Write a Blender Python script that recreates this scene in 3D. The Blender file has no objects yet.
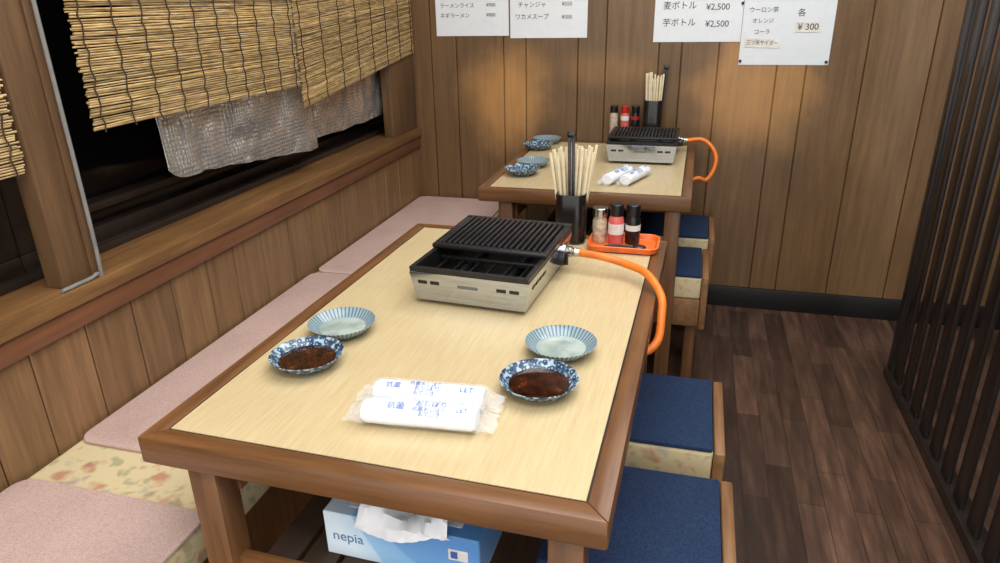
import bpy, bmesh, math, random
from mathutils import Vector, Matrix, noise as mnoise
random.seed(11)
S = 0.85            # everything is drawn in working units and brought to metres at the end
PI = math.pi
col = bpy.context.scene.collection

# ------------------------------------------------------------------ camera model
CH = 1.4505
FP, PT, YW, RL = 691.0, 0.3883, 0.2769, 0.0209
sy, cy, sp, cp = math.sin(YW), math.cos(YW), math.sin(PT), math.cos(PT)
Fv = Vector((-sy*cp, cy*cp, -sp)); R0 = Vector((cy, sy, 0)); U0 = Vector((-sy*sp, cy*sp, cp))
Rv = R0*math.cos(RL)-U0*math.sin(RL); Uv = U0*math.cos(RL)+R0*math.sin(RL)
def at(px, py, x=None, y=None, z=None):
    d = Fv+Rv*((px-500)/FP)-Uv*((py-281.5)/FP)
    if z is not None: t = (z-CH)/d.z
    elif y is not None: t = y/d.y
    else: t = x/d.x
    return Vector((0, 0, CH))+d*t

# ------------------------------------------------------------------ main dimensions (working units)
T = 0.8005; ZB = 0.488; ZS = 0.843; XL = -1.385; YB = 3.366; XR = 0.839; YE = 2.777; XW = 1.9; YN = -0.7; ZC = 2.95

# ------------------------------------------------------------------ materials
def lin(c):
    return tuple(((v/255)/12.92 if v/255 <= .04045 else ((v/255+.055)/1.055)**2.4) for v in c)+(1,)
def base(name):
    m = bpy.data.materials.new(name); m.use_nodes = True
    nt = m.node_tree; b = nt.nodes['Principled BSDF']
    return m, nt, nt.nodes, nt.links, b
def mix(nt, fac, a, b, mode='MIX'):
    n = nt.nodes.new('ShaderNodeMix'); n.data_type = 'RGBA'; n.blend_type = mode
    for s, v in ((0, fac), (6, a), (7, b)):
        if hasattr(v, 'is_output'): nt.links.new(v, n.inputs[s])
        else: n.inputs[s].default_value = v
    return n.outputs[2]
def coords(nt, scale=(1, 1, 1), tint=False, rot=(0, 0, 0)):
    tc = nt.nodes.new('ShaderNodeTexCoord'); v = tc.outputs['Object']
    if tint:
        a = nt.nodes.new('ShaderNodeAttribute'); a.attribute_name = 'tint'
        vm = nt.nodes.new('ShaderNodeVectorMath'); vm.operation = 'MULTIPLY_ADD'
        nt.links.new(a.outputs['Color'], vm.inputs[0]); vm.inputs[1].default_value = (7.3, 11.1, 5.7)
        nt.links.new(v, vm.inputs[2]); v = vm.outputs[0]
    mp = nt.nodes.new('ShaderNodeMapping'); mp.inputs['Scale'].default_value = scale; mp.inputs['Rotation'].default_value = rot
    nt.links.new(v, mp.inputs['Vector']); return mp.outputs[0]
def noise(nt, vec, scale, detail=4, rough=.55):
    n = nt.nodes.new('ShaderNodeTexNoise'); n.inputs['Scale'].default_value = scale
    n.inputs['Detail'].default_value = detail; n.inputs['Roughness'].default_value = rough
    nt.links.new(vec, n.inputs['Vector']); return n.outputs['Fac']
def ramp(nt, fac, stops):
    n = nt.nodes.new('ShaderNodeValToRGB'); e = n.color_ramp.elements
    while len(e) < len(stops): e.new(.5)
    for i, (p, c) in enumerate(stops): e[i].position = p; e[i].color = c
    nt.links.new(fac, n.inputs['Fac']); return n.outputs['Color']
def bump(nt, b, h, strength=.2, dist=.002):
    n = nt.nodes.new('ShaderNodeBump'); n.inputs['Strength'].default_value = strength; n.inputs['Distance'].default_value = dist
    nt.links.new(h, n.inputs['Height']); nt.links.new(n.outputs[0], b.inputs['Normal'])
def plain(name, c, rough=.5, metal=0, var=.08, scale=30, bmp=0, spec=.5):
    m, nt, N, L, b = base(name); v = coords(nt); f = noise(nt, v, scale)
    lo = tuple(max(0, x*(1-var)) for x in c); hi = tuple(min(255, x*(1+var)) for x in c)
    L.new(ramp(nt, f, [(.3, lin(lo)), (.7, lin(hi))]), b.inputs['Base Color'])
    b.inputs['Roughness'].default_value = rough; b.inputs['Metallic'].default_value = metal
    b.inputs['Specular IOR Level'].default_value = spec
    if bmp: bump(nt, b, f, bmp)
    return m
AX = {'x': (1.6, 26, 26), 'y': (26, 1.6, 26), 'z': (26, 26, 1.6)}
def wood(name, c1, c2, axis='x', scale=2.2, rough=.4, tint=False, fine=1.0, lo=.25, hi=.75, bmp=.08, cloud=.8):
    m, nt, N, L, b = base(name); sc = tuple(k*fine for k in AX[axis])
    v = coords(nt, sc, tint); f = noise(nt, v, scale, 7, .66)
    c = ramp(nt, f, [(lo, lin(c1)), (hi, lin(c2))])
    v2 = coords(nt, (1, 1, 1)); g = noise(nt, v2, 3.6, 4)
    c = mix(nt, 1.0, c, ramp(nt, g, [(.3, (cloud, cloud, cloud, 1)), (.7, (1.06, 1.06, 1.06, 1))]), 'MULTIPLY')
    if tint:
        a = N.new('ShaderNodeAttribute'); a.attribute_name = 'tint'
        c = mix(nt, 1.0, c, a.outputs['Color'], 'MULTIPLY')
    L.new(c, b.inputs['Base Color']); b.inputs['Roughness'].default_value = rough
    bump(nt, b, f, bmp, .001)
    return m, nt, c, b

M = {}
M['edge_x'] = wood('edge wood x', (80, 50, 28), (134, 91, 54), 'x', 2.4, .35)[0]
M['edge_y'] = wood('edge wood y', (80, 50, 28), (134, 91, 54), 'y', 2.4, .35)[0]
M['leg'] = wood('leg wood', (80, 51, 30), (132, 90, 54), 'z', 2.4, .4)[0]
M['laminate'] = wood('oak laminate', (182, 162, 123), (202, 184, 145), 'y', 3.4, .3, fine=2.6, bmp=.01, cloud=.97)[0]
M['dark_board'] = plain('dark shelf board', (48, 32, 20), .6)
M['wainscot'] = wood('wainscot boards', (98, 72, 47), (148, 114, 78), 'z', 2.2, .4, tint=True)[0]
M['sill'] = wood('sill wood', (94, 65, 39), (144, 105, 64), 'y', 2.6, .38)[0]
M['redtrim'] = wood('reddish trim', (96, 60, 41), (132, 87, 57), 'y', 2.0, .45)[0]
M['post'] = wood('post wood', (80, 57, 38), (122, 92, 62), 'z', 2.4, .5)[0]
M['slat'] = wood('slat stain', (25, 21, 20), (46, 39, 36), 'z', 2.0, .3)[0]
M['stool'] = wood('stool wood', (104, 71, 44), (160, 117, 75), 'y', 2.2, .42)[0]
M['darkwall'] = plain('dark wall', (30, 25, 23), .7)
M['greywall'] = plain('grey blue far wall', (56, 60, 72), .7)
M['black'] = plain('black trim', (20, 18, 18), .45)
M['glass_night'] = plain('night glass', (14, 13, 13), .12, 0)
M['alu_dark'] = plain('dark aluminium', (58, 48, 42), .35, .4)
M['ceil'] = plain('ceiling board', (224, 222, 216), .8)
M['paper'] = plain('paper', (226, 231, 236), .7, var=.01)
M['ink'] = plain('ink', (30, 30, 34), .7)
M['pin'] = plain('pin', (40, 40, 44), .4)
M['iron'] = plain('cast iron', (36, 36, 38), .36, .3, .15, 60, .1)
M['cavity'] = plain('black enamel', (18, 17, 17), .35)
M['pan'] = plain('drip pan', (26, 26, 27), .35, .3, .15, 60)
M['brass'] = plain('brass', (186, 182, 172), .22, 1)
M['chrome'] = plain('chrome', (190, 190, 190), .18, 1)
M['hose'] = plain('orange rubber', (222, 116, 34), .45)
M['tray'] = plain('orange plastic', (222, 102, 36), .35)
M['cup'] = plain('black lacquer', (26, 22, 20), .22)
M['sleeve'] = plain('paper sleeve', (216, 202, 168), .65, var=.06)
M['tongs'] = plain('dark steel', (66, 66, 70), .25, .85)
M['blackplast'] = plain('black plastic', (22, 22, 24), .3)
M['redplast'] = plain('red plastic', (178, 34, 34), .35)
M['pink'] = plain('pink salt', (206, 96, 92), .35)
M['whitelab'] = plain('white label', (224, 220, 214), .5)
M['pepper'] = plain('shaker glass', (176, 160, 140), .12, var=.2, scale=80)
M['blue'] = plain('blue print', (58, 96, 174), .5)
M['greylab'] = plain('grey badge', (96, 98, 102), .4)
M['greyblue'] = plain('grey blue print', (92, 122, 156), .5)
M['towel'] = plain('white towel', (234, 238, 243), .8, var=.03, scale=60, bmp=.2)
M['tissue'] = plain('tissue', (238, 240, 244), .8, var=.02)
M['cable'] = plain('grey cable', (124, 122, 118), .5)
M['string'] = plain('dark twine', (58, 40, 26), .8)
def stainless():
    m, nt, N, L, b = base('brushed stainless')
    f = noise(nt, coords(nt, (4, 4, 60)), 4, 2)
    L.new(ramp(nt, f, [(.3, lin((172, 180, 192))), (.7, lin((190, 198, 210)))]), b.inputs['Base Color'])
    b.inputs['Metallic'].default_value = .96; b.inputs['Roughness'].default_value = .12
    return m
M['steel'] = stainless()
def carpet(name, c1, c2, sc=260):
    m, nt, N, L, b = base(name); v = coords(nt); f = noise(nt, v, sc, 3, .7); g = noise(nt, v, 5, 2)
    c = ramp(nt, f, [(.34, lin(c1)), (.66, lin(c2))])
    c = mix(nt, 1.0, c, ramp(nt, g, [(.3, (.9, .9, .9, 1)), (.7, (1.04, 1.04, 1.04, 1))]), 'MULTIPLY')
    L.new(c, b.inputs['Base Color']); b.inputs['Roughness'].default_value = .95; b.inputs['Specular IOR Level'].default_value = .15
    bump(nt, b, f, .25, .0012); return m
M['mat'] = carpet('pink mat', (182, 154, 146), (206, 180, 171), 330)
M['navy'] = carpet('navy pad', (26, 39, 62), (44, 60, 90), 380)
def floral():
    m, nt, N, L, b = base('floral fabric'); v = coords(nt)
    d = N.new('ShaderNodeTexNoise'); d.inputs['Scale'].default_value = 26; L.new(v, d.inputs['Vector'])
    vm = N.new('ShaderNodeVectorMath'); vm.operation = 'MULTIPLY_ADD'; L.new(d.outputs['Color'], vm.inputs[0]); vm.inputs[1].default_value = (.06, .06, .06); L.new(v, vm.inputs[2])
    c = lin((206, 190, 150))
    for sc, colr, th, off, am in ((22, (126, 134, 100), .16, 3.1, .55), (18, (140, 142, 150), .14, 6.4, .5), (15, (168, 90, 74), .16, 0, .66), (36, (190, 132, 96), .14, 9, .5)):
        mp = N.new('ShaderNodeMapping'); mp.inputs['Location'].default_value = (off, off, off); L.new(vm.outputs[0], mp.inputs[0])
        vo = N.new('ShaderNodeTexVoronoi'); vo.inputs['Scale'].default_value = sc; L.new(mp.outputs[0], vo.inputs['Vector'])
        fac = ramp(nt, vo.outputs['Distance'], [(th, (am, am, am, 1)), (th+.18, (0, 0, 0, 1))])
        c = mix(nt, fac, c, lin(colr))
    L.new(c, b.inputs['Base Color']); b.inputs['Roughness'].default_value = .85
    return m
M['floral'] = floral()
def floor_mat():
    m, nt, N, L, b = base('dark plank floor')
    v = coords(nt, (1, 1, 1), rot=(0, 0, PI/2))
    br = N.new('ShaderNodeTexBrick'); L.new(v, br.inputs['Vector'])
    br.inputs['Scale'].default_value = 1; br.inputs['Brick Width'].default_value = .40; br.inputs['Row Height'].default_value = .068
    br.inputs['Mortar Size'].default_value = .0011; br.inputs['Mortar Smooth'].default_value = .2; br.offset = .37; br.inputs['Bias'].default_value = 0
    br.inputs['Color1'].default_value = (.48, .47, .47, 1); br.inputs['Color2'].default_value = (1.6, 1.55, 1.52, 1); br.inputs['Mortar'].default_value = (.35, .33, .33, 1)
    f = noise(nt, coords(nt, (24, 2.6, 1)), 1.7, 6, .6)
    c = ramp(nt, f, [(.25, lin((46, 33, 27))), (.5, lin((70, 51, 41))), (.75, lin((98, 74, 59)))])
    c = mix(nt, 1.0, c, br.outputs['Color'], 'MULTIPLY')
    L.new(c, b.inputs['Base Color']); b.inputs['Roughness'].default_value = .34
    bump(nt, b, f, .06, .001); return m
M['floor'] = floor_mat()
def back_mat():
    m, nt, c, b = wood('back wall panels', (92, 68, 44), (126, 96, 64), 'z', 2.2, .36, tint=True, cloud=.9)
    L = nt.links; N = nt.nodes
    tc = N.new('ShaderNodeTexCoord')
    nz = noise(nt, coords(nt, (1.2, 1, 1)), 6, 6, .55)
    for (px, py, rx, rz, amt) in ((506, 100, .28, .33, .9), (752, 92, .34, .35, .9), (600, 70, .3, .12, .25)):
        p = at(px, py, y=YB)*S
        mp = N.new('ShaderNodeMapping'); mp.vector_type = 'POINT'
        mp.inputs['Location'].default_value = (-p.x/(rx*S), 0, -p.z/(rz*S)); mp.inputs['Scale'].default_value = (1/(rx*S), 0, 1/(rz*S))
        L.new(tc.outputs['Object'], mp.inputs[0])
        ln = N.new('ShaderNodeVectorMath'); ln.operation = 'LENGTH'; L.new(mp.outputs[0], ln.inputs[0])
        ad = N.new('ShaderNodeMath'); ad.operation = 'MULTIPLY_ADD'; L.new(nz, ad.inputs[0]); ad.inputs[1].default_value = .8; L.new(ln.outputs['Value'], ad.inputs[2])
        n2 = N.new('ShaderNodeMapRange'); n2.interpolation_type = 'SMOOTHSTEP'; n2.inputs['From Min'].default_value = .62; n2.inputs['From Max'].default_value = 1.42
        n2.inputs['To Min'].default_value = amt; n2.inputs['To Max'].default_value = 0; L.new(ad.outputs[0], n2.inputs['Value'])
        worn = mix(nt, .5, mix(nt, 1.0, c, (2.8, 2.4, 1.8, 1), 'MULTIPLY'), lin((190, 145, 86)))  # paler tan of the rubbed, worn patches, board grain kept
        c = mix(nt, n2.outputs[0], c, worn)
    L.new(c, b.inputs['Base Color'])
    return m
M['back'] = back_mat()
def reed_mat():
    m, nt, N, L, b = base('split reeds')
    a = N.new('ShaderNodeAttribute'); a.attribute_name = 'tint'
    f = noise(nt, coords(nt, (60, 9, 60)), 3, 4)
    c = ramp(nt, f, [(.28, lin((150, 120, 74))), (.5, lin((198, 168, 114))), (.72, lin((224, 200, 150)))])
    c = mix(nt, 1.0, c, a.outputs['Color'], 'MULTIPLY'); L.new(c, b.inputs['Base Color']); b.inputs['Roughness'].default_value = .45
    return m
M['reed'] = reed_mat()
def bubble_mat():
    m, nt, N, L, b = base('silver bubble film')
    vo = N.new('ShaderNodeTexVoronoi'); vo.inputs['Scale'].default_value = 88; vo.inputs['Randomness'].default_value = .25; L.new(coords(nt, (.6, 1, 1)), vo.inputs['Vector'])
    L.new(ramp(nt, vo.outputs['Distance'], [(.08, lin((236, 236, 236))), (.6, lin((196, 195, 192)))]), b.inputs['Base Color'])
    b.inputs['Metallic'].default_value = .75; b.inputs['Roughness'].default_value = .17
    n1 = N.new('ShaderNodeBump'); n1.inputs['Strength'].default_value = .55; n1.inputs['Distance'].default_value = .003; n1.invert = True; L.new(vo.outputs['Distance'], n1.inputs['Height'])
    L.new(n1.outputs[0], b.inputs['Normal']); return m
M['bubble'] = bubble_mat()
def angle_node(nt):
    tc = nt.nodes.new('ShaderNodeTexCoord'); s = nt.nodes.new('ShaderNodeSeparateXYZ'); nt.links.new(tc.outputs['Object'], s.inputs[0])
    a = nt.nodes.new('ShaderNodeMath'); a.operation = 'ARCTAN2'; nt.links.new(s.outputs['Y'], a.inputs[0]); nt.links.new(s.outputs['X'], a.inputs[1])
    return a.outputs[0]
def stripe_plate():
    m, nt, N, L, b = base('striped glaze')
    a = angle_node(nt); k = N.new('ShaderNodeMath'); k.operation = 'MULTIPLY'; k.inputs[1].default_value = 48; L.new(a, k.inputs[0])
    si = N.new('ShaderNodeMath'); si.operation = 'SINE'; L.new(k.outputs[0], si.inputs[0])
    L.new(ramp(nt, si.outputs[0], [(.0, lin((140, 160, 168))), (.8, lin((78, 102, 118)))]), b.inputs['Base Color'])
    b.inputs['Roughness'].default_value = .15; return m
def blossom_plate():
    m, nt, N, L, b = base('indigo glaze')
    v = coords(nt); d = N.new('ShaderNodeTexVoronoi'); d.inputs['Scale'].default_value = 120; L.new(v, d.inputs['Vector'])
    f = noise(nt, v, 120, 3)
    c = ramp(nt, d.outputs['Distance'], [(.1, lin((180, 198, 208))), (.24, lin((42, 68, 96))), (.5, lin((56, 86, 114))), (.6, lin((160, 182, 194)))])
    c = mix(nt, ramp(nt, f, [(.48, (0, 0, 0, 1)), (.56, (.85, .85, .85, 1))]), c, lin((30, 50, 78)))
    L.new(c, b.inputs['Base Color']); b.inputs['Roughness'].default_value = .15; return m
M['stripe'] = stripe_plate(); M['blossom'] = blossom_plate()
def sauce_mat():
    m, nt, N, L, b = base('dark sauce')
    v = coords(nt); f = noise(nt, v, 60, 4, .6)
    L.new(ramp(nt, f, [(.4, lin((26, 10, 6))), (.62, lin((58, 24, 12))), (.72, lin((96, 50, 26)))]), b.inputs['Base Color'])
    b.inputs['Roughness'].default_value = .02; b.inputs['Specular IOR Level'].default_value = .8
    return m
M['sauce'] = sauce_mat()
def juice_mat():
    m, nt, N, L, b = base('pale juice')
    f = noise(nt, coords(nt), 30, 3)
    L.new(ramp(nt, f, [(.35, lin((136, 152, 150))), (.65, lin((172, 184, 178)))]), b.inputs['Base Color'])
    b.inputs['Roughness'].default_value = .02; b.inputs['Specular IOR Level'].default_value = .8
    return m
M['lemon'] = juice_mat()
def film_mat():
    m, nt, N, L, b = base('clear film')
    t = N.new('ShaderNodeBsdfTransparent'); mx = N.new('ShaderNodeMixShader')
    b.inputs['Base Color'].default_value = lin((236, 240, 246)); b.inputs['Roughness'].default_value = .06
    lw = N.new('ShaderNodeLayerWeight'); lw.inputs['Blend'].default_value = .4
    mr = N.new('ShaderNodeMapRange'); mr.inputs['To Min'].default_value = .12; mr.inputs['To Max'].default_value = .45; L.new(lw.outputs['Facing'], mr.inputs['Value'])
    f = noise(nt, coords(nt, (40, 90, 90)), 1.2, 3)
    bump(nt, b, f, .7, .005)
    L.new(mr.outputs[0], mx.inputs[0]); L.new(t.outputs[0], mx.inputs[1]); L.new(b.outputs[0], mx.inputs[2])
    L.new(mx.outputs[0], N['Material Output'].inputs['Surface']); return m
M['film'] = film_mat()
def carton_mat():
    m, nt, N, L, b = base('blue carton')
    tc = N.new('ShaderNodeTexCoord'); s = N.new('ShaderNodeSeparateXYZ'); L.new(tc.outputs['Object'], s.inputs[0])
    sn = N.new('ShaderNodeMath'); sn.operation = 'SINE'
    k = N.new('ShaderNodeMath'); k.operation = 'MULTIPLY_ADD'; k.inputs[1].default_value = 26; k.inputs[2].default_value = 1.5; L.new(s.outputs['X'], k.inputs[0]); L.new(k.outputs[0], sn.inputs[0])
    a1 = N.new('ShaderNodeMath'); a1.operation = 'MULTIPLY_ADD'; a1.inputs[1].default_value = .10; L.new(sn.outputs[0], a1.inputs[0])
    zz = N.new('ShaderNodeMath'); zz.operation = 'MULTIPLY_ADD'; zz.inputs[1].default_value = 3.0; zz.inputs[2].default_value = .40; L.new(s.outputs['X'], zz.inputs[0]); L.new(zz.outputs[0], a1.inputs[2])
    z2 = N.new('ShaderNodeMath'); z2.operation = 'MULTIPLY_ADD'; z2.inputs[1].default_value = 3.2; L.new(s.outputs['Z'], z2.inputs[0]); L.new(a1.outputs[0], z2.inputs[2])
    r = ramp(nt, z2.outputs[0], [(.2, lin((214, 230, 242))), (.38, lin((190, 216, 238))), (.40, lin((150, 192, 228))), (.60, lin((132, 180, 222))), (.62, lin((110, 160, 212))), (.82, lin((88, 142, 202)))])
    L.new(r, b.inputs['Base Color']); b.inputs['Roughness'].default_value = .4; return m
M['carton'] = carton_mat()

# ------------------------------------------------------------------ mesh helpers
def new():
    bm = bmesh.new(); bm.loops.layers.float_color.new('tint'); return bm
def face(bm, vs, tint=(1, 1, 1)):
    try: f = bm.faces.new(vs)
    except ValueError: return None
    L = bm.loops.layers.float_color['tint']
    for l in f.loops: l[L] = (tint[0], tint[1], tint[2], 1)
    return f
def merge(bm, tb, tint=(1, 1, 1), Mx=None):
    mp = {}
    for v in tb.verts: mp[v] = bm.verts.new(Mx@v.co if Mx else v.co)
    for f in tb.faces: face(bm, [mp[v] for v in f.verts], tint)
    tb.free()
def box(bm, a, b, bev=0, tint=(1, 1, 1), Mx=None, seg=2, top=None):
    tb = bmesh.new(); r = bmesh.ops.create_cube(tb, size=1)
    for v in r['verts']:
        k = [a[i] if v.co[i] < 0 else b[i] for i in range(3)]
        if top and v.co.z > 0:
            c = ((a[0]+b[0])/2, (a[1]+b[1])/2); k[0] = c[0]+(k[0]-c[0])*top[0]; k[1] = c[1]+(k[1]-c[1])*top[1]
        v.co = k
    if bev: bmesh.ops.bevel(tb, geom=list(tb.edges), offset=bev, segments=seg, profile=.5, affect='EDGES')
    merge(bm, tb, tint, Mx)
def rrect(w, d, r, n=6):
    pts = []
    for cx, cy_, a0 in ((w/2-r, d/2-r, 0), (-w/2+r, d/2-r, PI/2), (-w/2+r, -d/2+r, PI), (w/2-r, -d/2+r, 1.5*PI)):
        for i in range(n+1):
            a = a0+PI/2*i/n; pts.append((cx+r*math.cos(a), cy_+r*math.sin(a)))
    return pts
def loft(bm, rings, cap0=True, cap1=True, tint=(1, 1, 1), closed=True):
    vr = [[bm.verts.new(p) for p in r] for r in rings]; n = len(vr[0])
    for a, b in zip(vr, vr[1:]):
        for i in range(n if closed else n-1):
            face(bm, (a[i], a[(i+1) % n], b[(i+1) % n], b[i]), tint)
    if cap0: face(bm, list(reversed(vr[0])), tint)
    if cap1: face(bm, vr[-1], tint)
def slab(bm, w, d, r, z0, z1, bev=.004, c=(0, 0), tint=(1, 1, 1)):
    rings = []
    for ins, z in ((bev, z0), (0, z0+bev), (0, z1-bev), (bev*.35, z1-bev*.3), (bev, z1)):
        rings.append([(x+c[0], y+c[1], z) for x, y in rrect(w-2*ins, d-2*ins, max(.001, r-ins))])
    loft(bm, rings, tint=tint)
def lathe(bm, prof, n=32, Mx=None, tint=(1, 1, 1), wave=None):
    rings = []
    for r, z in prof:
        ring = []
        for i in range(n):
            a = 2*PI*i/n; rr = r*(1+(wave(a, r) if wave else 0)); p = Vector((rr*math.cos(a), rr*math.sin(a), z))
            ring.append(Mx@p if Mx else p)
        rings.append(ring)
    loft(bm, rings, tint=tint)
def smooth_path(pts, k=6):
    P = [Vector(p) for p in pts]; P = [P[0]*2-P[1]]+P+[P[-1]*2-P[-2]]; out = []
    for i in range(1, len(P)-2):
        for j in range(k):
            t = j/k; a, b, c, d = P[i-1], P[i], P[i+1], P[i+2]
            out.append(.5*((2*b)+(c-a)*t+(2*a-5*b+4*c-d)*t*t+(3*b-3*c+d-a)*t**3))
    out.append(P[-2]); return out
def tube(bm, pts, r, seg=10, tint=(1, 1, 1)):
    pts = [Vector(p) for p in pts]; rings = []; prev = None
    for i, p in enumerate(pts):
        d = (pts[min(i+1, len(pts)-1)]-pts[max(i-1, 0)]).normalized()
        if prev is None:
            prev = d.orthogonal().normalized()
        prev = (prev-d*prev.dot(d)).normalized(); q = d.cross(prev)
        rr = r[i] if isinstance(r, (list, tuple)) else r
        rings.append([p+(prev*math.cos(2*PI*k/seg)+q*math.sin(2*PI*k/seg))*rr for k in range(seg)])
    loft(bm, rings, tint=tint)
def obj(name, bm, mat, parent=None, loc=(0, 0, 0), rz=0, rot=None):
    me = bpy.data.meshes.new(name)
    bmesh.ops.recalc_face_normals(bm, faces=list(bm.faces))
    for f in bm.faces: f.smooth = True
    bm.to_mesh(me); bm.free(); me.set_sharp_from_angle(angle=math.radians(32))
    me.materials.append(M[mat]); o = bpy.data.objects.new(name, me); col.objects.link(o)
    o.location = loc; o.rotation_euler = rot if rot else (0, 0, rz)
    if parent: o.parent = parent
    return o
def tag(o, label, cat, group=None):
    o['label'] = label; o['category'] = cat
    if group: o['group'] = group
    return o
def thing(name, label, cat, loc=(0, 0, 0), rz=0, group=None, rot=None):
    o = bpy.data.objects.new(name, None); col.objects.link(o); o.empty_display_size = .05
    o.location = loc; o.rotation_euler = rot if rot else (0, 0, rz); return tag(o, label, cat, group)
def struct(name, bm, mat):
    o = obj(name, bm, mat); o['kind'] = 'structure'; return o
def copy_tree(o, parent=None):
    c = o.copy(); col.objects.link(c)
    if parent: c.parent = parent
    for ch in list(o.children): copy_tree(ch, c)
    return c
def dup(o, loc, rz, label):
    c = copy_tree(o); c.location = loc; c.rotation_euler = (0, 0, rz); c['label'] = label; return c
def lettering(body, size, mat, parent, loc, rot, name='lettering', align='CENTER', ext=.0003, sx=1):
    cu = bpy.data.curves.new(name, 'FONT'); cu.body = body; cu.size = size; cu.align_x = align; cu.align_y = 'CENTER'; cu.extrude = ext
    t = bpy.data.objects.new('tmp', cu); col.objects.link(t)
    bpy.context.view_layer.update()
    me = bpy.data.meshes.new_from_object(t.evaluated_get(bpy.context.evaluated_depsgraph_get()))
    bpy.data.objects.remove(t); me.materials.clear(); me.materials.append(M[mat])
    if sx != 1: me.transform(Matrix.Scale(sx, 4, (1, 0, 0)))
    o = bpy.data.objects.new(name, me); col.objects.link(o); o.location = loc; o.rotation_euler = rot; o.parent = parent
    return o
def rt(a=.86, b=1.12):
    k = random.uniform(a, b); return (k, k*random.uniform(.96, 1.02), k*random.uniform(.92, 1.03))

# ------------------------------------------------------------------ the setting
b = new(); box(b, (XL-.3, YN, -.06), (XW+.1, YB+.06, 0)); struct('floor', b, 'floor')
b = new(); box(b, (XL-.3, YN, ZC), (XW+.1, YB+.06, ZC+.05)); struct('ceiling', b, 'ceil')
b = new(); box(b, (XL-.3, YB+.012, 0), (XW+.1, YB+.06, ZC), tint=(.25, .25, .25))
x = XL-.02; k = 0
widths = [.12, .13, .24, .11, .25, .13, .24, .10, .16, .25, .12, .23, .25, .14]
while x < XW:
    w = widths[k % len(widths)]; k += 1
    t = rt(.88, 1.1)
    box(b, (x+.0015, YB, 0), (min(x+w-.0015, XW+.1), YB+.014, ZC), .003, t, seg=1); x += w
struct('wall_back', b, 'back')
b = new(); box(b, (XL-.06, YN, 0), (XL-.012, YB, .82), tint=(.2, .2, .2)); y = YN
while y < YB-.01:
    w = random.choice([.13, .15, .16, .155]); t = rt(.9, 1.1)
    box(b, (XL-.02, y+.0015, 0), (XL, min(y+w-.0015, YB-.001), .80), .003, t, seg=1); y += w
struct('wall_left', b, 'wainscot')
b = new(); box(b, (XL-.3, YN, 2.05), (XL-.01, YB, ZC), .002); struct('wall_left_upper', b, 'post')
b = new(); box(b, (XW, YN, 0), (XW+.1, YB, ZC)); struct('wall_right', b, 'greywall')
b = new(); box(b, (XL, YB-.02, 0), (XW, YB-.001, .105), .004); struct('baseboard_back', b, 'black')
b = new(); box(b, (XL-.26, YN, .80), (XL+.026, YB-.001, ZS), .006); struct('trim_1', b, 'sill')
b = new(); box(b, (XL+.001, YN, .745), (XL+.016, YB-.001, .799), .003); struct('trim_2', b, 'redtrim')
pL = at(59, 272, x=XL).y; pR = 1.265
pF = at(393, 118, x=XL).y
for i, (y0, y1) in enumerate(((pL, pR), (pF, YB-.001))):
    b = new(); box(b, (XL-.05, y0, ZS), (XL+.004, y1, 2.05), .004)
    if i == 0: box(b, (XL+.004, y1-.03, ZS), (XL+.010, y1, 2.05), .002)
    struct('trim_%d' % (3+i), b, 'post')
def window(n, y0, y1):
    b = new(); x0, x1 = XL-.245, XL-.17
    box(b, (x0, y0, ZS), (x1, y1, ZS+.05), .004); box(b, (x0, y0, 2.0), (x1, y1, 2.05), .004)
    for yy in (y0, (y0+y1)/2-.025, y1-.05): box(b, (x0, yy, ZS+.05), (x1, yy+.05, 2.0), .004)
    box(b, (x0+.02, y0+.05, ZS+.10), (x1+.02, y1-.05, ZS+.12), .002)
    box(b, (x1+.03, y0, ZS), (x1+.06, y1, ZS+.02), .002)
    w = struct('window_%d' % n, b, 'alu_dark')
    b = new(); box(b, (x0+.03, y0+.04, ZS+.04), (x0+.038, y1-.04, 2.01)); obj('pane', b, 'glass_night', w)
window(1, (pL+pR)/2, YB-.002); window(2, YN+.1, (pL+pR)/2-.002)
b = new(); box(b, (XL-.3, YN, ZS), (XL-.26, YB, 2.05)); o = struct('wall_left_outer', b, 'darkwall')

# cable
b = new()
pts = [(XL+.018, pR-.010, 2.04), (XL+.018, pR-.010, 1.4), (XL+.018, pR-.012, ZS+.05), (XL+.019, pR-.03, ZS+.010), (XL+.018, pR-.09, ZS+.006), (XL+.018, pL-.02, ZS+.006)]
tube(b, smooth_path(pts, 8), .0048, 8)
tag(obj('power_cable', b, 'cable'), 'thin grey cable running down the wooden post between the windows', 'cable')

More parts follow.
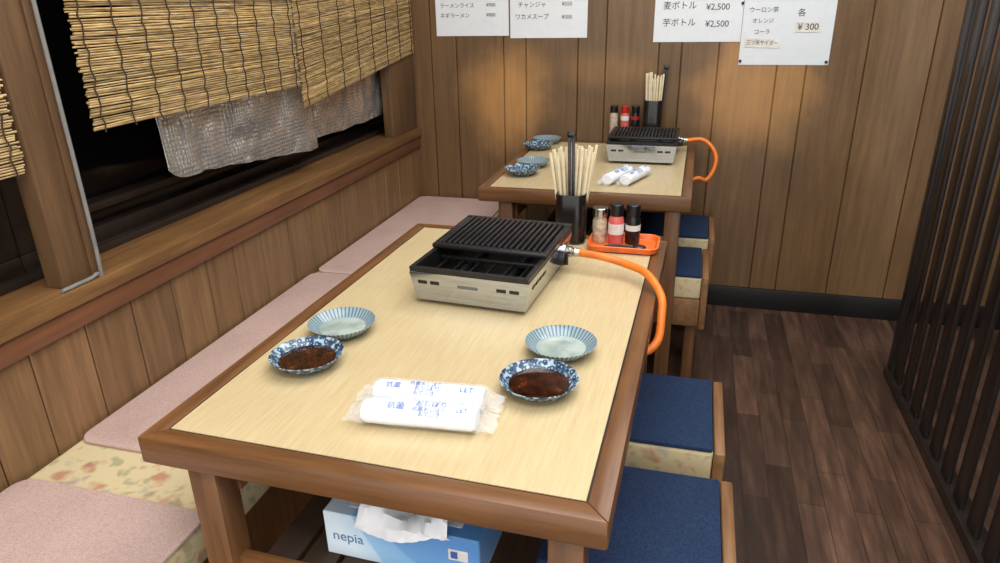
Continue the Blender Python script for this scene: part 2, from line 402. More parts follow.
# ------------------------------------------------------------------ reed blinds
def blind(y0, y1, zt, zb0, zb1, x, label, ns):
    root = thing('reed_blind', label, 'blind', (x, y0, zb0), group='reed blinds over the windows')
    W = y1-y0; b = new(); n = int((zt-zb0)/.0058); segs = max(3, int(W/.11))
    for i in range(n+1):
        f = i/n; base_t = random.uniform(.7, 1.06)
        if random.random() < .14: base_t *= .6
        rings = []; r = random.uniform(.0020, .0031)
        e0 = -random.uniform(0, .012); e1 = W+random.uniform(0, .012)
        for s in range(segs+1):
            u = s/segs; yy = e0+(e1-e0)*u
            z = (zb1-zb0)*u*(1-f)+f*(zt-zb0)+random.uniform(-.0018, .0018)
            c = Vector((random.uniform(-.0015, .0015), yy, z)); rr = r*random.uniform(.8, 1.15)
            rings.append([c+Vector((math.cos(a)*rr, 0, math.sin(a)*rr)) for a in (0, 1.05, 2.09, 3.14, 4.19, 5.24)])
        for s in range(segs):
            k = base_t*random.uniform(.8, 1.1)
            loft(b, rings[s:s+2], tint=(k, k*random.uniform(.95, 1), k*random.uniform(.84, 1)))
    obj('reeds', b, 'reed', root)
    for i in range(ns):
        yy = .02+(W-.04)*i/(ns-1); b = new(); u = yy/W
        zlo = (zb1-zb0)*u-.008
        p = [(.0052, yy+.005*math.sin(j*2.3+i), zlo+(zt-zb0-zlo)*j/40) for j in range(41)]
        tube(b, p, .0019, 5); obj('binding_string', b, 'string', root)
    return root
xb = XL+.014
p1 = at(97, 130, x=xb); p2 = at(299, 85, x=xb); p3 = at(305, 107, x=xb); p4 = at(414, 52, x=xb)
blind(p1.y, p2.y, 1.98, p1.z, p2.z, xb, 'wider reed blind beside the cable post, hung over the main window', 10)
blind(p2.y+.026, min(p4.y, YB-.03), 1.98, p3.z, p4.z, xb, 'reed blind nearest the back wall, hanging lower at its left end', 8)
q = at(23, 173, x=XL)
blind(.2, min(q.y, pL-.016), 1.98, q.z, q.z, XL, 'reed blind over the other window, cut off at the left of the post', 8)

# ------------------------------------------------------------------ bubble insulation behind the blinds
def bubble(y0, y1, z0, z1, zt, x, label, ph):
    b = new(); nx, nz = 110, 60; g = []
    for i in range(nx+1):
        r = []
        for j in range(nz+1):
            u, v = i/nx, (j/nz)**1.8; yy = y0+(y1-y0)*u
            zb = z0+(z1-z0)*u+.006*math.sin(u*5+ph)+.006*mnoise.noise((u*11, ph, 3))
            if u < .05: zb += .025*(1-u/.05)**2
            z = zb+(zt-zb)*v
            cr = abs(mnoise.noise((yy*8+ph, z*6, 1.5)))*.018+abs(mnoise.noise((yy*20, z*13+ph, 4.5)))*.008
            r.append(b.verts.new((x+.004*math.sin(u*15+ph)*(1-v*.5)+cr-.010, yy, z)))
        g.append(r)
    for i in range(nx):
        for j in range(nz): face(b, (g[i][j], g[i+1][j], g[i+1][j+1], g[i][j+1]))
    o = obj('bubble_sheet', b, 'bubble'); sm = o.modifiers.new('t', 'SOLIDIFY'); sm.thickness = .002
    tag(o, label, 'insulation sheet', 'silver bubble sheets under the blinds')
xs = XL-.03
a1 = at(170, 181, x=xs); a2 = at(318, 147, x=xs); a3 = at(389, 112, x=xs-.04)
bubble(a1.y, a2.y, a1.z, a2.z, 2.053, xs, 'larger silver bubble sheet showing below the wider blind', .4)
bubble(a2.y-.06, a3.y, a2.z+.02, a3.z, 2.053, xs-.042, 'smaller silver bubble sheet below the lower blind by the back wall', 2.1)

# ------------------------------------------------------------------ wall bench and mats
XB0, XB1 = XL+.004, -.895
root = thing('wall_bench', 'long wall bench with floral cushion under the pink mats', 'bench', (0, 0, 0))
b = new(); box(b, (XB0+.01, -.4, 0), (XB1-.03, YB-.025, .385), .004); obj('base', b, 'leg', root)
b = new(); box(b, (XB0, -.42, .385), (XB1, YB-.022, .479), .016, seg=4); obj('cushion', b, 'floral', root)
def mat_pad(y0, y1, label, ext=0):
    b = new(); slab(b, XB1-XB0-.010+ext, y1-y0, .04, 0, .0085, .003)
    tag(obj('seat_mat', b, 'mat', None, ((XB0+XB1+ext)/2, (y0+y1)/2, .4795)), label, 'mat', 'pink mats along the wall bench')
yn = at(195, 509, z=ZB).y; ym = at(83, 442, z=ZB).y; yf = at(325, 272, z=ZB).y
mat_pad(yn-.62, yn, 'nearest pink mat, cut off at the bottom left, before the bare floral gap', .008)
mat_pad(ym+.005, yf-.004, 'middle pink mat alongside the front table, behind the bare floral gap')
mat_pad(yf+.006, YB-.03, 'pink mat in the far corner beside the back table')

# ------------------------------------------------------------------ dining tables
W = .770
def table(L, cx, cy_, rz, label):
    root = thing('dining_table', label, 'table', (cx, cy_, 0), rz, 'low dining tables')
    w, l, e, th = W/2, L/2, .034, .05
    b = new(); box(b, (-w+e-.002, -l+e-.002, T-.03), (w-e+.002, l-e+.002, T-.003)); topo = obj('tabletop', b, 'black', root)
    b = new(); box(b, (-w+e+.0028, -l+e+.0028, T-.0029), (w-e-.0028, l-e-.0028, T-.0006), .0004, seg=1); obj('laminate_panel', b, 'laminate', topo)
    def board(pts, mat):
        b = new(); tb = bmesh.new(); lo = [tb.verts.new((x, y, T-th)) for x, y in pts]; hi = [tb.verts.new((x, y, T)) for x, y in pts]
        tb.faces.new(list(reversed(lo))); tb.faces.new(hi)
        for i in range(4): tb.faces.new((lo[i], lo[(i+1) % 4], hi[(i+1) % 4], hi[i]))
        bmesh.ops.bevel(tb, geom=list(tb.edges), offset=.003, segments=2, profile=.5, affect='EDGES')
        merge(b, tb); obj('edge_board', b, mat, topo)
    board([(-w, -l), (w, -l), (w-e, -l+e), (-w+e, -l+e)], 'edge_x'); board([(w, l), (-w, l), (-w+e, l-e), (w-e, l-e)], 'edge_x')
    board([(w, -l), (w, l), (w-e, l-e), (w-e, -l+e)], 'edge_y'); board([(-w, l), (-w, -l), (-w+e, -l+e), (-w+e, l-e)], 'edge_y')
    b = new()
    box(b, (-w+.12, -l+.055, T-.072), (w-.07, -l+.075, T-th), .002); box(b, (-w+.12, l-.075, T-.125), (w-.07, l-.055, T-th), .002)
    for xx in (-w+.115, w-.085): box(b, (xx, -l+.06, T-.125), (xx+.02, l-.06, T-th), .002)
    obj('apron', b, 'edge_x', root)
    lw = .054
    for sx in (-1, 1):
        for s2 in (-1, 1):
            x0 = -w+.074 if sx < 0 else w-.033-lw; y0 = -l+.012 if s2 < 0 else l-.012-lw
            b = new(); box(b, (x0, y0, 0), (x0+lw, y0+lw, T-th), .005); obj('leg', b, 'leg', root)
    b = new(); box(b, (-w+.09, -l+.03, .520), (w-.24, -l+.052, .552), .003); obj('shelf_rail', b, 'edge_x', root)
    b = new()
    for i in range(5): box(b, (-w+.165+i*.07, -l+.053, .532), (-w+.165+i*.07+.06, l-.02, .547), .002)
    obj('shelf', b, 'dark_board', root)
    return root
table(1.1905, -.442, 1.3413, -.0157, 'large front table with pale laminate top and brown wood edge')
fy0, fy1 = 2.3975, YB-.006
table(fy1-fy0, .0104-W/2, (fy0+fy1)/2, 0, 'back table with pale laminate top standing against the panelled wall')

# ------------------------------------------------------------------ stools
SL, SW = .325, .335
stool = thing('stool', '', 'stool', (0, 0, 0), 0, 'box stools with navy pads')
b = new()
for a_, b_ in (((-SW/2, -SL/2, .28), (SW/2, -SL/2+.02, .39)), ((-SW/2, SL/2-.02, .28), (SW/2, SL/2, .39)), ((-SW/2, -SL/2+.02, .28), (-SW/2+.02, SL/2-.02, .39)), ((-SW/2+.02, -SL/2+.02, .375), (SW/2, SL/2-.02, .39))): box(b, a_, b_, .002)
obj('seat_frame', b, 'stool', stool)
b = new(); box(b, (SW/2+.001, -SL/2-.005, .27), (SW/2+.026, SL/2+.005, .482), .005); obj('side_plank', b, 'stool', stool)
for sx in (-1, 1):
    for s2 in (-1, 1):
        x0 = sx*(SW/2-.025); y0 = s2*(SL/2-.045)
        b = new(); box(b, (x0-.02, y0-.02, 0), (x0+.02, y0+.02, .375), .003); obj('leg', b, 'leg', stool)
b = new(); box(b, (-SW/2+.003, -SL/2+.003, .391), (SW/2, SL/2-.003, .476), .009, seg=4); cu_ = obj('cushion', b, 'floral', stool)
b = new(); slab(b, SW-.004, SL-.006, .006, .4765, ZB, .0025); obj('seat_pad', b, 'navy', stool)
spots = []
for (fx_, fy_), (bx_, by_) in (((716, 560), (715, 478)), ((700, 450), (707, 378)), ((688, 275), (698, 246)), ((705, 237), (712, 212))):
    spots.append((at(fx_, fy_, z=ZB), at(bx_, by_, z=ZB)))
y4 = YB-.085-SL/2-.01
ys = [spots[0][1].y-SL/2, (spots[1][0].y+spots[1][1].y)/2, 2.478+SL/2, y4]
xs_ = [.116, .104, .072, .098]
labs = ['navy padded stool nearest the viewer, cut off by the bottom of the photo', 'navy padded stool beside the middle of the front table, floral side showing',
        'navy padded stool at the front corner of the back table', 'navy padded stool beside the back table, closest to the panelled wall']
for i in range(4):
    if i == 0: stool.location = (xs_[0]-SW/2, ys[0], 0); stool['label'] = labs[0]
    else: dup(stool, (xs_[i]-SW/2, ys[i], 0), 0, labs[i])

# ------------------------------------------------------------------ slatted partition
root = thing('slat_partition', 'near-black vertical slat partition along the right side of the aisle', 'partition', (XR, YE, 0))
b = new(); box(b, (-.014, -2.6, 0), (.05, .02, .04), .004); obj('base_rail', b, 'slat', root)
b = new(); box(b, (-.014, -2.6, 2.5), (.05, .02, 2.6), .004); obj('top_rail', b, 'slat', root)
b = new(); box(b, (-.006, -.03, .04), (.04, .014, 2.5), .004); obj('end_post', b, 'slat', root)
for i in range(20):
    y0 = -.135-i*.122; b = new(); box(b, (0, y0, .04), (.014, y0+.066, 2.5), .003); obj('slat', b, 'slat', root)

# ------------------------------------------------------------------ paper menus on the wall
def poster(px0, px1, pyb, ztop, label, rows, pins=()):
    p0 = at(px0, pyb, y=YB); p1 = at(px1, pyb, y=YB); z0 = (p0.z+p1.z)/2; w = p1.x-p0.x; h = ztop-z0
    root = thing('menu_sheet', label, 'poster', ((p0.x+p1.x)/2, YB-.0011, z0), 0, 'paper menus on the panelled wall')
    b = new(); box(b, (-w/2, -.0012, 0), (w/2, .0012, h), .0005, seg=1); obj('paper_sheet', b, 'paper', root)
    for (txt, px, py, sz) in rows:
        q = at(px, py, y=YB)
        lettering(txt, sz, 'ink', root, (q.x-root.location.x, -.0016, q.z-z0), (PI/2, 0, 0), align='CENTER')
    for (px, py) in pins:
        q = at(px, py, y=YB); b = new(); lathe(b, [(.0, 0), (.0065, 0), (.0065, .004), (.004, .006), (0, .0065)], 14)
        obj('pin', b, 'pin', root, (q.x-root.location.x, -.0013, q.z-z0), rot=(PI/2, 0, 0))
    return root, z0
ZT = 1.56
poster(437, 509, 36, ZT, 'leftmost paper menu, two noodle dishes with prices', [('ラーメンライス', 457, 6, .025), ('¥900', 491, 5, .022), ('ネギラーメン', 455, 16, .025), ('¥800', 491, 15, .022)])
poster(510.5, 587, 38, ZT, 'second paper menu from the left, right against the leftmost one', [('チャンジャ', 532, 5, .027), ('¥550', 567, 4, .023), ('ワカメスープ', 532, 17, .027), ('¥500', 567, 17, .023)])
poster(653, 740, 42, ZT, 'paper menu listing two bottles at 2,500 yen', [('麦ボトル', 680, 6, .036), ('¥2,500', 718, 7, .036), ('芋ボトル', 679, 23, .036), ('¥2,500', 717, 24, .036)])
pr, pz = poster(738, 828, 65, ZT, 'lowest and rightmost paper menu, listing three soft drinks', [('ウーロン茶', 764, 10, .024), ('オレンジ', 763, 21, .022), ('コーラ', 762, 32, .022), ('各', 802, 13, .034)], ((740, 61), (826, 62), (743, 3)))
q = at(762, 43, y=YB); b = new(); box(b, (-.075, -.0012, -.019), (.075, .0006, .019)); lab = obj('handwritten_strip', b, 'whitelab', pr, (q.x-pr.location.x, -.002, q.z-pz), rot=(0, .03, 0))
lettering('三ツ矢サイダー', .023, 'ink', lab, (0, -.0016, 0), (PI/2, 0, 0), sx=.8)
q = at(808, 27, y=YB); b = new(); box(b, (-.05, -.0012, -.021), (.05, .0006, .021)); lab = obj('price_strip', b, 'whitelab', pr, (q.x-pr.location.x, -.002, q.z-pz))
lettering('¥ 300', .036, 'ink', lab, (0, -.0016, 0), (PI/2, 0, 0))

# ------------------------------------------------------------------ table grills
GW, GD, GT = .285, .375, .080
grill = thing('tabletop_grill', 'steel tabletop grill on the front table, plate slid back over its open tray', 'grill', (0, 0, 0), 0, 'tabletop gas grills')
def ring4(w, d, z): return [(-w/2, -d/2, z), (w/2, -d/2, z), (w/2, d/2, z), (-w/2, d/2, z)]
b = new(); loft(b, [ring4(GW*.92, GD*.955, .010), ring4(GW*.94, GD*.965, .024), ring4(GW, GD, GT-.004), ring4(GW, GD, GT), ring4(GW-.012, GD-.012, GT), ring4(GW-.03, GD-.03, .018)], True, True); obj('body', b, 'steel', grill)
b = new(); loft(b, [ring4(GW-.002, GD-.002, GT+.0005), ring4(GW, GD, GT+.011), ring4(GW-.022, GD-.022, GT+.011), ring4(GW-.022, GD-.022, GT+.0005)], False, False)
obj('rim', b, 'iron', grill)
b = new(); loft(b, [ring4(GW-.024, GD-.024, GT+.006), ring4(GW-.04, GD-.04, .036), ring4(GW-.044, GD-.044, .034), ring4(GW-.034, GD-.034, .026), ring4(GW-.014, GD-.014, GT-.001)], False, False)
box(b, (-GW/2+.024, -GD/2+.024, .026), (GW/2-.024, GD/2-.024, .034)); obj('inner_tray', b, 'cavity', grill)
for sx in (-1, 1):
    b = new(); tube(b, [(sx*.06, -GD/2+.03, .046), (sx*.06, GD/2-.03, .046)], .0105, 12)
    for i in range(14): box(b, (sx*.06-.003, -GD/2+.045+i*.021, .055), (sx*.06+.003, -GD/2+.055+i*.021, .058))
    obj('burner', b, 'pan', grill)
b = new()
for yy in (-GD/2+.03, -.05): box(b, (-GW/2+.016, yy, .060), (GW/2-.016, yy+.012, .072), .003)
for i in range(6):
    xx = -GW/2+.04+i*(GW-.08)/5; box(b, (xx-.002, -GD/2+.042, .062), (xx+.002, -.05, .070), .001)
obj('drip_pan', b, 'pan', grill)
pw, pd = GW+.006, .240
b = new(); y0p = -.056
for a_, b_ in (((-pw/2, 0, 0), (pw/2, .018, .011)), ((-pw/2, pd-.018, 0), (pw/2, pd, .011)), ((-pw/2, .018, 0), (-pw/2+.016, pd-.018, .011)), ((pw/2-.016, .018, 0), (pw/2, pd-.018, .011))): box(b, a_, b_, .003)
nr = 18
for i in range(nr):
    xx = -pw/2+.016+(pw-.032)*(i+.5)/nr
    box(b, (xx-.0040, .017, .003), (xx+.0040, pd-.017, .014), .0015)
box(b, (-pw/2+.02, pd*.5-.006, .001), (pw/2-.02, pd*.5+.006, .007))
obj('grill_plate', b, 'iron', grill, (0, y0p, GT+.0115), rot=(.015, 0, 0))
lean = math.atan2(GD*.0175, GT-.028)
def on_front(name, x0, x1, z0, z1, mat, d=.002):
    f = lambda z: -(GD*.965+(GD-GD*.965)*(z-.024)/(GT-.028))/2
    b = new(); zc = (z0+z1)/2; h = (z1-z0)/2
    box(b, (x0, -d/2, -h), (x1, d/2, h), .0006, seg=1); return obj(name, b, mat, grill, (0, f(zc)-d*.3, zc), rot=(lean, 0, 0))
on_front('badge', -.026, .022, .050, .057, 'greylab')
for sx in (-.112, -.082, .078, .108): on_front('vent_slot', sx-.011, sx+.011, .052, .060, 'cavity')
def on_side(name, y0, y1, z0, z1, mat, d=.002):
    f = lambda z: (GW*.94+(GW-GW*.94)*(z-.024)/(GT-.028))/2
    b = new(); zc = (z0+z1)/2; h = (z1-z0)/2
    box(b, (-d/2, y0, -h), (d/2, y1, h), .0006, seg=1); return obj(name, b, mat, grill, (f(zc)+d*.3, 0, zc), rot=(0, math.atan2(GW*.03, GT-.028), 0))
for yy in (-.14, -.112, -.084, -.056): on_side('vent_slot', yy-.010, yy+.010, .053, .061, 'cavity')
for sx in (-1, 1):
    for s2 in (-1, 1):
        b = new(); lathe(b, [(0, 0), (.012, 0), (.014, .005), (.012, .0105), (0, .0105)], 14); obj('foot', b, 'blackplast', grill, (sx*(GW/2-.04), s2*(GD/2-.04), 0))
XZ = Matrix.Rotation(PI/2, 4, 'Y')
b = new(); lathe(b, [(0, 0), (.020, 0), (.020, .012), (.014, .014), (.014, .026), (.0105, .028), (.0115, .030), (.0115, .036), (.0105, .038), (.0105, .046), (0, .046)], 18, XZ); obj('valve', b, 'brass', grill, (GW/2-.009, GD/2-.06, .048))
b = new(); lathe(b, [(0, 0), (.016, 0), (.018, .004), (.017, .02), (0, .022)], 18, XZ); box(b, (.020, -.003, -.015), (.028, .003, .015), .001); obj('knob', b, 'blackplast', grill, (GW/2-.007, GD/2-.115, .048))
gFL = at(415, 300, z=T); gFR = at(530, 318, z=T); gBR = at(566, 258, z=T)
dx = (gFR-gFL).normalized(); ang = math.atan2(dx.y, dx.x); dy = (gBR-gFR).normalized(); ang2 = math.atan2(-dy.x, dy.y); ga = (ang+ang2)/2
mid = (gFL+gFR)/2; gc = mid+Vector((-math.sin(ga), math.cos(ga), 0))*(GD/2-.012)
grill.location = (gc.x, gc.y, T+.0005); grill.rotation_euler = (0, 0, ga)
fg = (at(609, 158, z=T)+at(676, 161, z=T))/2
fgy = min(fg.y+GD/2, YB-.102-GD/2)
g2 = dup(grill, (fg.x, fgy, T+.0005), 0.0, 'steel tabletop grill with black plate on the back table')
for ch in g2.children:
    if ch.name.startswith('grill_plate'): ch.location.y -= .075

# gas hoses
rh = .0098
def hose(pts, label):
    b = new(); tube(b, smooth_path(pts, 8), rh, 12); o = obj('gas_hose', b, 'hose'); tag(o, label, 'hose', 'orange gas hoses')
    return o
vl = Matrix.Translation(grill.location)@Matrix.Rotation(ga, 4, 'Z')@Vector((GW/2+.038, GD/2-.06, .048))
h3 = at(626, 264, y=1.62); h4 = at(647, 274, y=1.57); h5 = at(661, 296, y=1.51)
edge = -.442+W/2+.004
h5.x = max(h5.x, edge+.008); h5.z = max(h5.z, T+.004)
hose([vl, (vl+h3)*.5+Vector((0, 0, .004)), h3, h4, h5, (edge+.0155, 1.475, .768), (edge+.0135, 1.45, .728), (edge-.002, 1.432, .708), (edge-.03, 1.418, .698)], 'orange gas hose curling over the right edge of the front table')
v2 = Vector(g2.location)+Vector((GW/2+.038, GD/2-.06, .048))
e2 = .0104
fpts = [v2]+[at(px, py, y=v2.y-dy_) for px, py, dy_ in ((701, 139.5, .0), (709, 144, .01), (714.5, 152, .025), (716, 161, .04), (713, 171, .055), (706, 180, .07))]
fpts += [(e2+.022, v2.y-.085, .70), (e2-.02, v2.y-.095, .685)]
hose(fpts, 'orange gas hose looping over the right edge of the back table')

# ------------------------------------------------------------------ sauce plates
def plate(kind, label, group):
    root = thing('sauce_plate', label, 'plate', (0, 0, 0), 0, group)
    b = new(); R = .0705; wv = lambda a, r: .005*math.cos(16*a)*(r/R)**3
    lathe(b, [(.0, .004), (.03, .004), (.033, .0), (.038, .0), (.040, .004), (.056, .011), (.0695, .0255), (R, .027), (.0685, .027), (.055, .0135), (.038, .0075), (.0, .0065)], 96, None, wave=wv)
    obj('dish', b, kind, root); return root
def liquid(root, mat, name, r=.054, h=.0):
    b = new(); lathe(b, [(0, .0155-h), (r, .0155-h), (r+.0015, .0162-h), (r, .0165-h), (0, .0165-h)], 40); obj(name, b, mat, root)
pA = plate('stripe', '', 'blue sauce plates'); pB = plate('blossom', '', 'blue sauce plates')
def put(o, px, py, z, rz, label):
    p = at(px, py, z=T+.022); o.location = (p.x, p.y, z); o.rotation_euler = (0, 0, rz); o['label'] = label
far1 = copy_tree(pB); far2 = copy_tree(pA); far3 = copy_tree(pB); far4 = copy_tree(pA)
liquid(pA, 'lemon', 'juice', .0475, .004); liquid(pB, 'sauce', 'dark_sauce', .0525, .001)
pC = copy_tree(pA); pD = copy_tree(pB)
z = T+.0005
put(pA, 342, 323, z, .2, 'pale striped plate of clear juice on the bench side of the front table')
put(pB, 307, 355, z, .5, 'indigo patterned plate of dark sauce on the bench side of the front table')
put(pC, 561, 343, z, 1.1, 'pale striped plate of clear juice on the aisle side of the front table')
put(pD, 539, 380, z, 1.9, 'indigo patterned plate of dark sauce on the aisle side of the front table')
put(far1, 522, 169, z, .3, 'empty indigo patterned plate at the front left of the back table')
put(far2, 532, 158, z, .9, 'empty pale striped plate just behind the front left indigo plate, back table')
put(far3, 548, 140, z, .9, 'empty indigo patterned plate of the rear pair on the back table')
put(far4, 553, 133, z, .4, 'empty pale striped plate at the back left corner of the back table')
far4.location.y = min(far4.location.y, YB-.085); far3.location.y = far4.location.y-.145; far3.location.x = far4.location.x-.01
far2.location = far1.location+Vector((.012, .147, 0))

# ------------------------------------------------------------------ wrapped hand towels
def towel(label, group, lines, seed):
    rnd = random.Random(seed)
    root = thing('hand_towel', label, 'towel', (0, 0, 0), 0, group)
    b = new(); n = 24; rings = []
    for i in range(25):
        u = i/24; xx = -.096+.192*u; r = .0188*(1 if .04 < u < .96 else .86)
        rings.append([(xx, r*1.28*math.cos(2*PI*k/n)*(1+.03*mnoise.noise((xx*30, k*.5, seed))), .0202+r*math.sin(2*PI*k/n)*(1+.05*mnoise.noise((xx*35, math.cos(2*PI*k/n)*2, seed+5)))) for k in range(n)])
    loft(b, rings); obj('towel_roll', b, 'towel', root)
    b = new(); rings = []; n = 44; cz, ry0, rz0 = .0214, .0278, .0208
    prof = [(-.127, .92, .15), (-.122, .92, .17), (-.115, .92, .26), (-.109, .92, .45), (-.104, .94, .7), (-.099, .98, .94)]
    prof += [(-.09+.018*i, 1.0, 1.0) for i in range(11)]+[(-p[0], p[1], p[2]) for p in reversed(prof[:6])]
    ph = rnd.uniform(0, 6)
    for xx, ky, kz in prof:
        e = max(0, (abs(xx)-.094)/.036); ring = []
        cze = cz*(1-.5*min(1, e))
        for k in range(n):
            a = 2*PI*k/n; wob = .0016*e*math.sin(7*a+ph)+.0012*mnoise.noise((xx*45, math.cos(a)*2.2, math.sin(a)*2.2+seed))
            ring.append((xx+.003*e*math.sin(4*a+ph), (ry0*ky+wob)*math.cos(a), max(.0006, cze+(rz0*kz+wob)*math.sin(a)+.002*e*math.sin(ry0*ky*math.cos(a)*240+ph))))
        rings.append(ring)
    loft(b, rings, False, False); fw = obj('film_wrapper', b, 'film', root)
    for (tx, x_, th_, s) in lines:
        lettering(tx, s, 'blue', fw, (x_, -(ry0+.0016)*math.sin(th_), cz+(rz0+.0016)*math.cos(th_)), (th_*.8, 0, 0), name='print', ext=.0002)
    return root
g1 = 'wrapped hand towels on the front table'; g2n = 'wrapped hand towels on the back table'
t1 = towel('film-wrapped hand towel nearest the front edge of the front table', g1, [('おしぼり', .022, .16, .0135), ('抗菌おしぼり', .020, .56, .0095), ('おてふき', .022, .88, .0095), ('抗菌', -.036, .45, .015), ('LET', .074, .45, .012)], 4)
t2 = towel('film-wrapped hand towel lying behind its twin on the front table', g1, [('抗菌おしぼり', -.004, .14, .0095), ('おしぼり', .0, .5, .0115), ('おてふき', -.004, .85, .0095), ('抗菌', -.06, .4, .0135), ('LET', .068, .4, .015)], 9)
p = at(420, 412, z=T+.025); t1.location = (p.x, p.y, z); t1.rotation_euler = (0, 0, .09)
t2.location = (p.x-.006, p.y+.0605, z); t2.rotation_euler = (0, 0, .09)
pf = at(625, 172, z=T+.03)
t3 = copy_tree(t1); t3.location = (pf.x-.026, pf.y-.005, z); t3.rotation_euler = (0, 0, 1.25); t3['label'] = 'left one of the two wrapped hand towels before the back grill'; t3['group'] = g2n
t4 = copy_tree(t2); t4.location = (pf.x+.040, pf.y+.0, z); t4.rotation_euler = (0, 0, 1.25); t4['label'] = 'right one of the two wrapped hand towels before the back grill'; t4['group'] = g2n

# ------------------------------------------------------------------ chopstick cups
def cup_set(cx, cy_, label, ncx, ncy, grp, lab_sticks, lab_tongs, ch, hgt, th_, seed, spread, front):
    rnd = random.Random(seed)
    root = thing('chopstick_cup', label, 'cup', (cx, cy_, z), 0, 'black chopstick cups')
    b = new(); w = .084; rings = []
    for ww, zz in ((w-.006, 0), (w, .004), (w, ch-.003), (w-.002, ch), (w-.007, ch), (w-.008, ch-.003), (w-.008, .006)): rings.append([(x_, y_, zz) for x_, y_ in rrect(ww, ww, .026)])
    loft(b, rings); obj('cup_body', b, 'cup', root)
    pitch = .0525/ncx
    for j in range(ncy):
        for i in range(ncx):
            bx, by = (i-(ncx-1)/2+(.25 if j % 2 else -.25))*pitch, (j-(ncy-1)/2)*.0085+(.006 if front else -.008)
            tx, ty = bx*spread+rnd.uniform(-.003, .003), by*1.8+rnd.uniform(-.001, .001)
            h = hgt*rnd.uniform(.92, 1.03); ax = Vector((tx-bx, ty-by, h)).normalized()
            Mx = Vector((0, 0, 1)).rotation_difference(ax).to_euler()
            b = new(); box(b, (-.0029, -.0020, 0), (.0029, .0020, h), .0007, top=(1.35, 1.0))
            o = obj('chopstick_packet', b, 'sleeve', None, (cx+bx, cy_+by, z+.0075), rot=Mx)
            tag(o, lab_sticks, 'chopsticks', grp)
    root2 = thing('tongs', lab_tongs, 'tongs', (cx+(.006 if front else .022), cy_+(-.027 if front else .026), z+.0075), 0, 'tongs standing in the cups', rot=(0, -.02 if front else .07, 0))
    for s in (-1, 1):
        b = new(); box(b, (s*.0055-.0030, -.0045, 0), (s*.0055+.0030, .0045, th_), .0009, top=(1.3, 1))
        obj('tong_arm', b, 'tongs' if front else 'blackplast', root2)
    b = new(); box(b, (-.0115, -.0055, th_+.0003), (.0115, .0055, th_+.016), .004); obj('tong_joint', b, 'tongs' if front else 'blackplast', root2)
pc = at(571, 240, z=T)
hc = at(570, 196, y=pc.y-.04).z-T; hs = at(570, 151, y=pc.y).z-T; ht = at(571, 134, y=pc.y-.02).z-T-.016
cup_set(pc.x, pc.y, 'black cup of wrapped chopsticks behind the grill, front table', 7, 4, 'paper-wrapped chopsticks in the front cup', 'cream paper-wrapped chopsticks in the cup on the front table', 'dark metal tongs standing in the cup on the front table', hc, hs, ht, 3, 2.4, True)
yc = YB-.052; fc = at(653, 110, y=yc)
hc = at(653, 101, y=yc-.04).z-T; hs = at(653, 75, y=yc).z-T; ht = at(664, 68, y=yc).z-T-.016
cup_set(fc.x, yc, 'black cup of wrapped chopsticks against the wall, back table', 6, 3, 'paper-wrapped chopsticks in the back cup', 'cream paper-wrapped chopsticks in the cup on the back table', 'black tongs standing in the cup on the back table', hc, hs, ht, 5, 1.5, False)

# ------------------------------------------------------------------ orange tray and condiments
tr = at(660, 240, z=T+.018); tf = at(640, 256, z=T)
tw = .195; td = .135; tcx = tr.x-tw/2; tcy = tf.y+td/2
tray_edge = 1.3413+1.1905/2-.012
tcy = min(tcy, tray_edge-td/2)
b = new(); rings = []
for ins, zz in ((.012, 0), (.004, .003), (0, .018), (.003, .0195), (.006, .018), (.011, .006), (.016, .004)): rings.append([(x_, y_, zz) for x_, y_ in rrect(tw-2*ins, td-2*ins, .026-ins*.6)])
loft(b, rings); tag(obj('serving_tray', b, 'tray', None, (tcx, tcy, z)), 'orange plastic tray holding condiments on the front table', 'tray')
def bottle(name, label, loc, prof, bm_, cap, cm, band=None, grp=None):
    root = thing(name, label, 'condiment', loc, 0, grp)
    b = new(); lathe(b, prof, 28); bo = obj('bottle_body', b, bm_, root)
    b = new(); lathe(b, cap, 28); obj('cap', b, cm, root)
    if band:
        b = new(); r, z0, z1, mm = band; lathe(b, [(r, z0), (r+.0006, z0), (r+.0006, z1), (r, z1)], 28); obj('label_band', b, mm, bo)
    return root
def jar(r, h): return [(0, 0), (r*.92, 0), (r, .004), (r, h-.012), (r*.8, h), (0, h)]
def cp_(r, h0, h1): return [(0, h0), (r, h0), (r*1.02, h0+.003), (r, h1-.002), (r*.9, h1), (0, h1)]
gA = 'condiments on the orange tray'; gB = 'condiments beside the back cup'
zt_ = z+.0045
by = tcy+.018
def bx(px): return at(px, 222, y=by).x
bottle('pepper_shaker', 'clear shaker with silver lid on the orange tray', (bx(600), by, zt_), jar(.0205, .075), 'pepper', cp_(.021, .0752, .1), 'chrome', None, gA)
bottle('salt_bottle', 'pink bottle with white label and black cap on the orange tray', (bx(616.5), by-.006, zt_), jar(.0215, .082), 'pink', cp_(.019, .0822, .115), 'blackplast', (.0215, .03, .06, 'whitelab'), gA)
bottle('pepper_bottle', 'black bottle with white label on the orange tray', (bx(633), by+.004, zt_), jar(.0205, .08), 'blackplast', cp_(.019, .0802, .113), 'blackplast', (.0205, .04, .056, 'whitelab'), gA)
yb2 = YB-.045
hb = at(626, 106, y=yb2).z-T
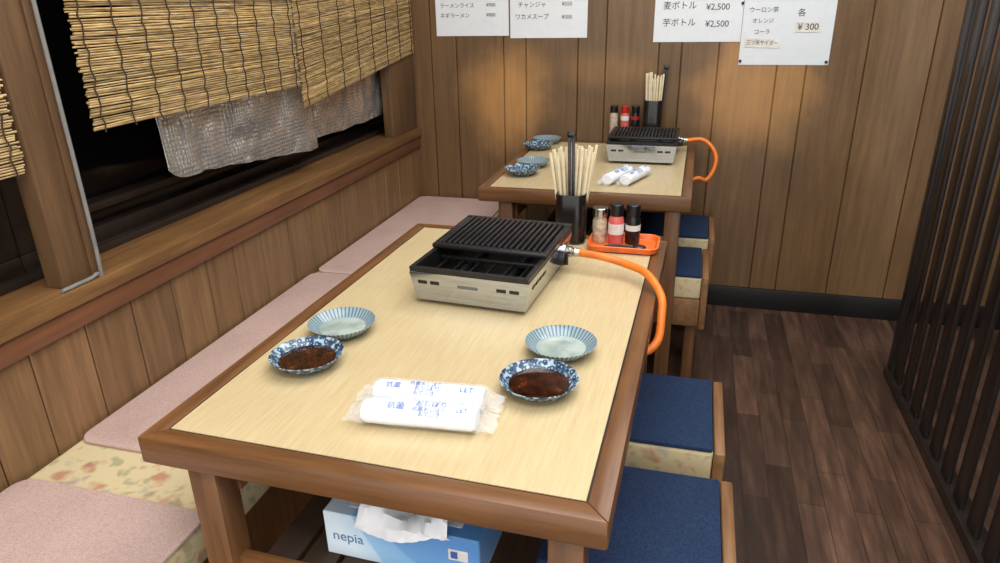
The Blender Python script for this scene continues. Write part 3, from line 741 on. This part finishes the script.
for (nm, lb, px, bmat, cmat, band) in (('pepper_shaker', 'clear shaker with dark lid against the wall, back table', 614, 'pepper', 'blackplast', None), ('salt_bottle', 'pink bottle with red cap against the wall, back table', 625, 'pink', 'redplast', (.0195, hb-.065, hb-.045, 'whitelab')), ('pepper_bottle', 'black bottle against the wall between pink bottle and cup', 635.5, 'blackplast', 'blackplast', (.0195, hb-.06, hb-.045, 'redplast'))):
    bottle(nm, lb, (at(px, 115, y=yb2).x, yb2, z), jar(.0195, hb-.03), bmat, cp_(.018, hb-.0298, hb), cmat, band, gB)
b = new(); sp_ = [(-.05, 0, .006), (-.02, 0, .009), (.01, 0, .007), (.03, 0, .005)]
tube(b, smooth_path(sp_, 5), .004, 8); Mx = Matrix.Translation((.045, 0, .006))@Matrix.Diagonal((1, .75, .3, 1))
tbm = bmesh.new(); bmesh.ops.create_uvsphere(tbm, u_segments=16, v_segments=8, radius=.02); merge(b, tbm, Mx=Mx)
tag(obj('condiment_spoon', b, 'blackplast', None, (tcx+.0, tcy-.034, zt_+.0005), .12), 'small black spoon lying at the front of the orange tray', 'spoon')

# ------------------------------------------------------------------ tissue box on the shelf
bl = at(322, 516, z=.640); br_ = at(499, 540, z=.640)
tw_ = .285; tcx_ = (bl.x+br_.x)/2; fy_ = (bl.y+br_.y)/2
root = thing('tissue_box', 'blue and white tissue box on the shelf under the front table', 'tissue box', (tcx_-.017, max(fy_, .80)+.068, .5475), -.02)
bh = .092
b = new(); box(b, (-tw_/2, -.068, 0), (tw_/2, .068, bh), .002, seg=1); cart = obj('carton', b, 'carton', root)
lettering('nepia', .028, 'greyblue', cart, (-.098, -.0685, .044), (PI/2, 0, 0), name='brand_lettering')
b = new(); box(b, (.088, -.0006, .044), (.122, 0, .066)); obj('print_panel', b, 'whitelab', cart, (0, -.0681, 0))
b = new(); box(b, (.092, -.0012, .048), (.104, -.0006, .062)); obj('print_mark', b, 'blue', cart, (0, -.0681, 0))
b = new(); box(b, (-.105, -.045, bh), (.105, .045, bh+.0008)); obj('top_panel', b, 'paper', cart)
b = new(); g = []
for i in range(41):
    r = []
    for j in range(21):
        u, v = i/40, j/20; xx = -.080+.175*u; yy = -.090+.125*v
        cr = abs(mnoise.noise((u*6, v*5, 2.2)))*.018+abs(mnoise.noise((u*14, v*11, 7.7)))*.007
        zz = bh+.003+cr*(.4+.6*v)+.026*math.sin(min(1, v*1.15)*PI)*(.5+.5*math.sin(u*7+1))
        if yy < -.069: zz = bh+.004-(-.069-yy)*(.9+.7*math.sin(u*5)); yy = -.0735-cr*.5
        r.append(b.verts.new((xx+.012*math.sin(v*4+u*3), yy, zz)))
    g.append(r)
for i in range(40):
    for j in range(20): face(b, (g[i][j], g[i+1][j], g[i+1][j+1], g[i][j+1]))
obj('tissue', b, 'tissue', root)

# ------------------------------------------------------------------ lights
def area(loc, sx, sy_, e, c=(1, .985, .955), rot=(0, 0, 0)):
    l = bpy.data.lights.new('ceiling_lamp', 'AREA'); l.shape = 'RECTANGLE'; l.size = sx*S; l.size_y = sy_*S; l.energy = e; l.color = c
    o = bpy.data.objects.new('ceiling_lamp', l); col.objects.link(o); o.location = loc; o.rotation_euler = rot
area((.15, 1.15, ZC-.04), 2.0, 1.1, 23); area((.35, 2.3, ZC-.04), 2.0, 1.0, 27); area((.3, -.3, ZC-.04), 2.0, .7, 36)
area((1.4, 1.4, ZC-.04), .5, 2.0, 13, (.9, .95, 1))
w = bpy.data.worlds.new('world'); bpy.context.scene.world = w; w.use_nodes = True
w.node_tree.nodes['Background'].inputs[0].default_value = (1, .985, .965, 1); w.node_tree.nodes['Background'].inputs[1].default_value = 1.8

# ------------------------------------------------------------------ camera
cd = bpy.data.cameras.new('camera'); co = bpy.data.objects.new('camera', cd); col.objects.link(co)
co.matrix_world = Matrix(((Rv.x, Uv.x, -Fv.x, 0), (Rv.y, Uv.y, -Fv.y, 0), (Rv.z, Uv.z, -Fv.z, CH), (0, 0, 0, 1)))
cd.sensor_width = 36; cd.sensor_fit = 'HORIZONTAL'; cd.lens = 36*FP/1000; cd.clip_start = .02
bpy.context.scene.camera = co
bpy.context.scene.view_settings.view_transform = 'Standard'

# ------------------------------------------------------------------ to metres
for o in bpy.data.objects: o.location = o.location*S
for me in {o.data for o in bpy.data.objects if o.type == 'MESH'}: me.transform(Matrix.Scale(S, 4))
for o in bpy.data.objects:
    for md in o.modifiers:
        if md.type == 'SOLIDIFY': md.thickness *= S
bpy.context.view_layer.update()
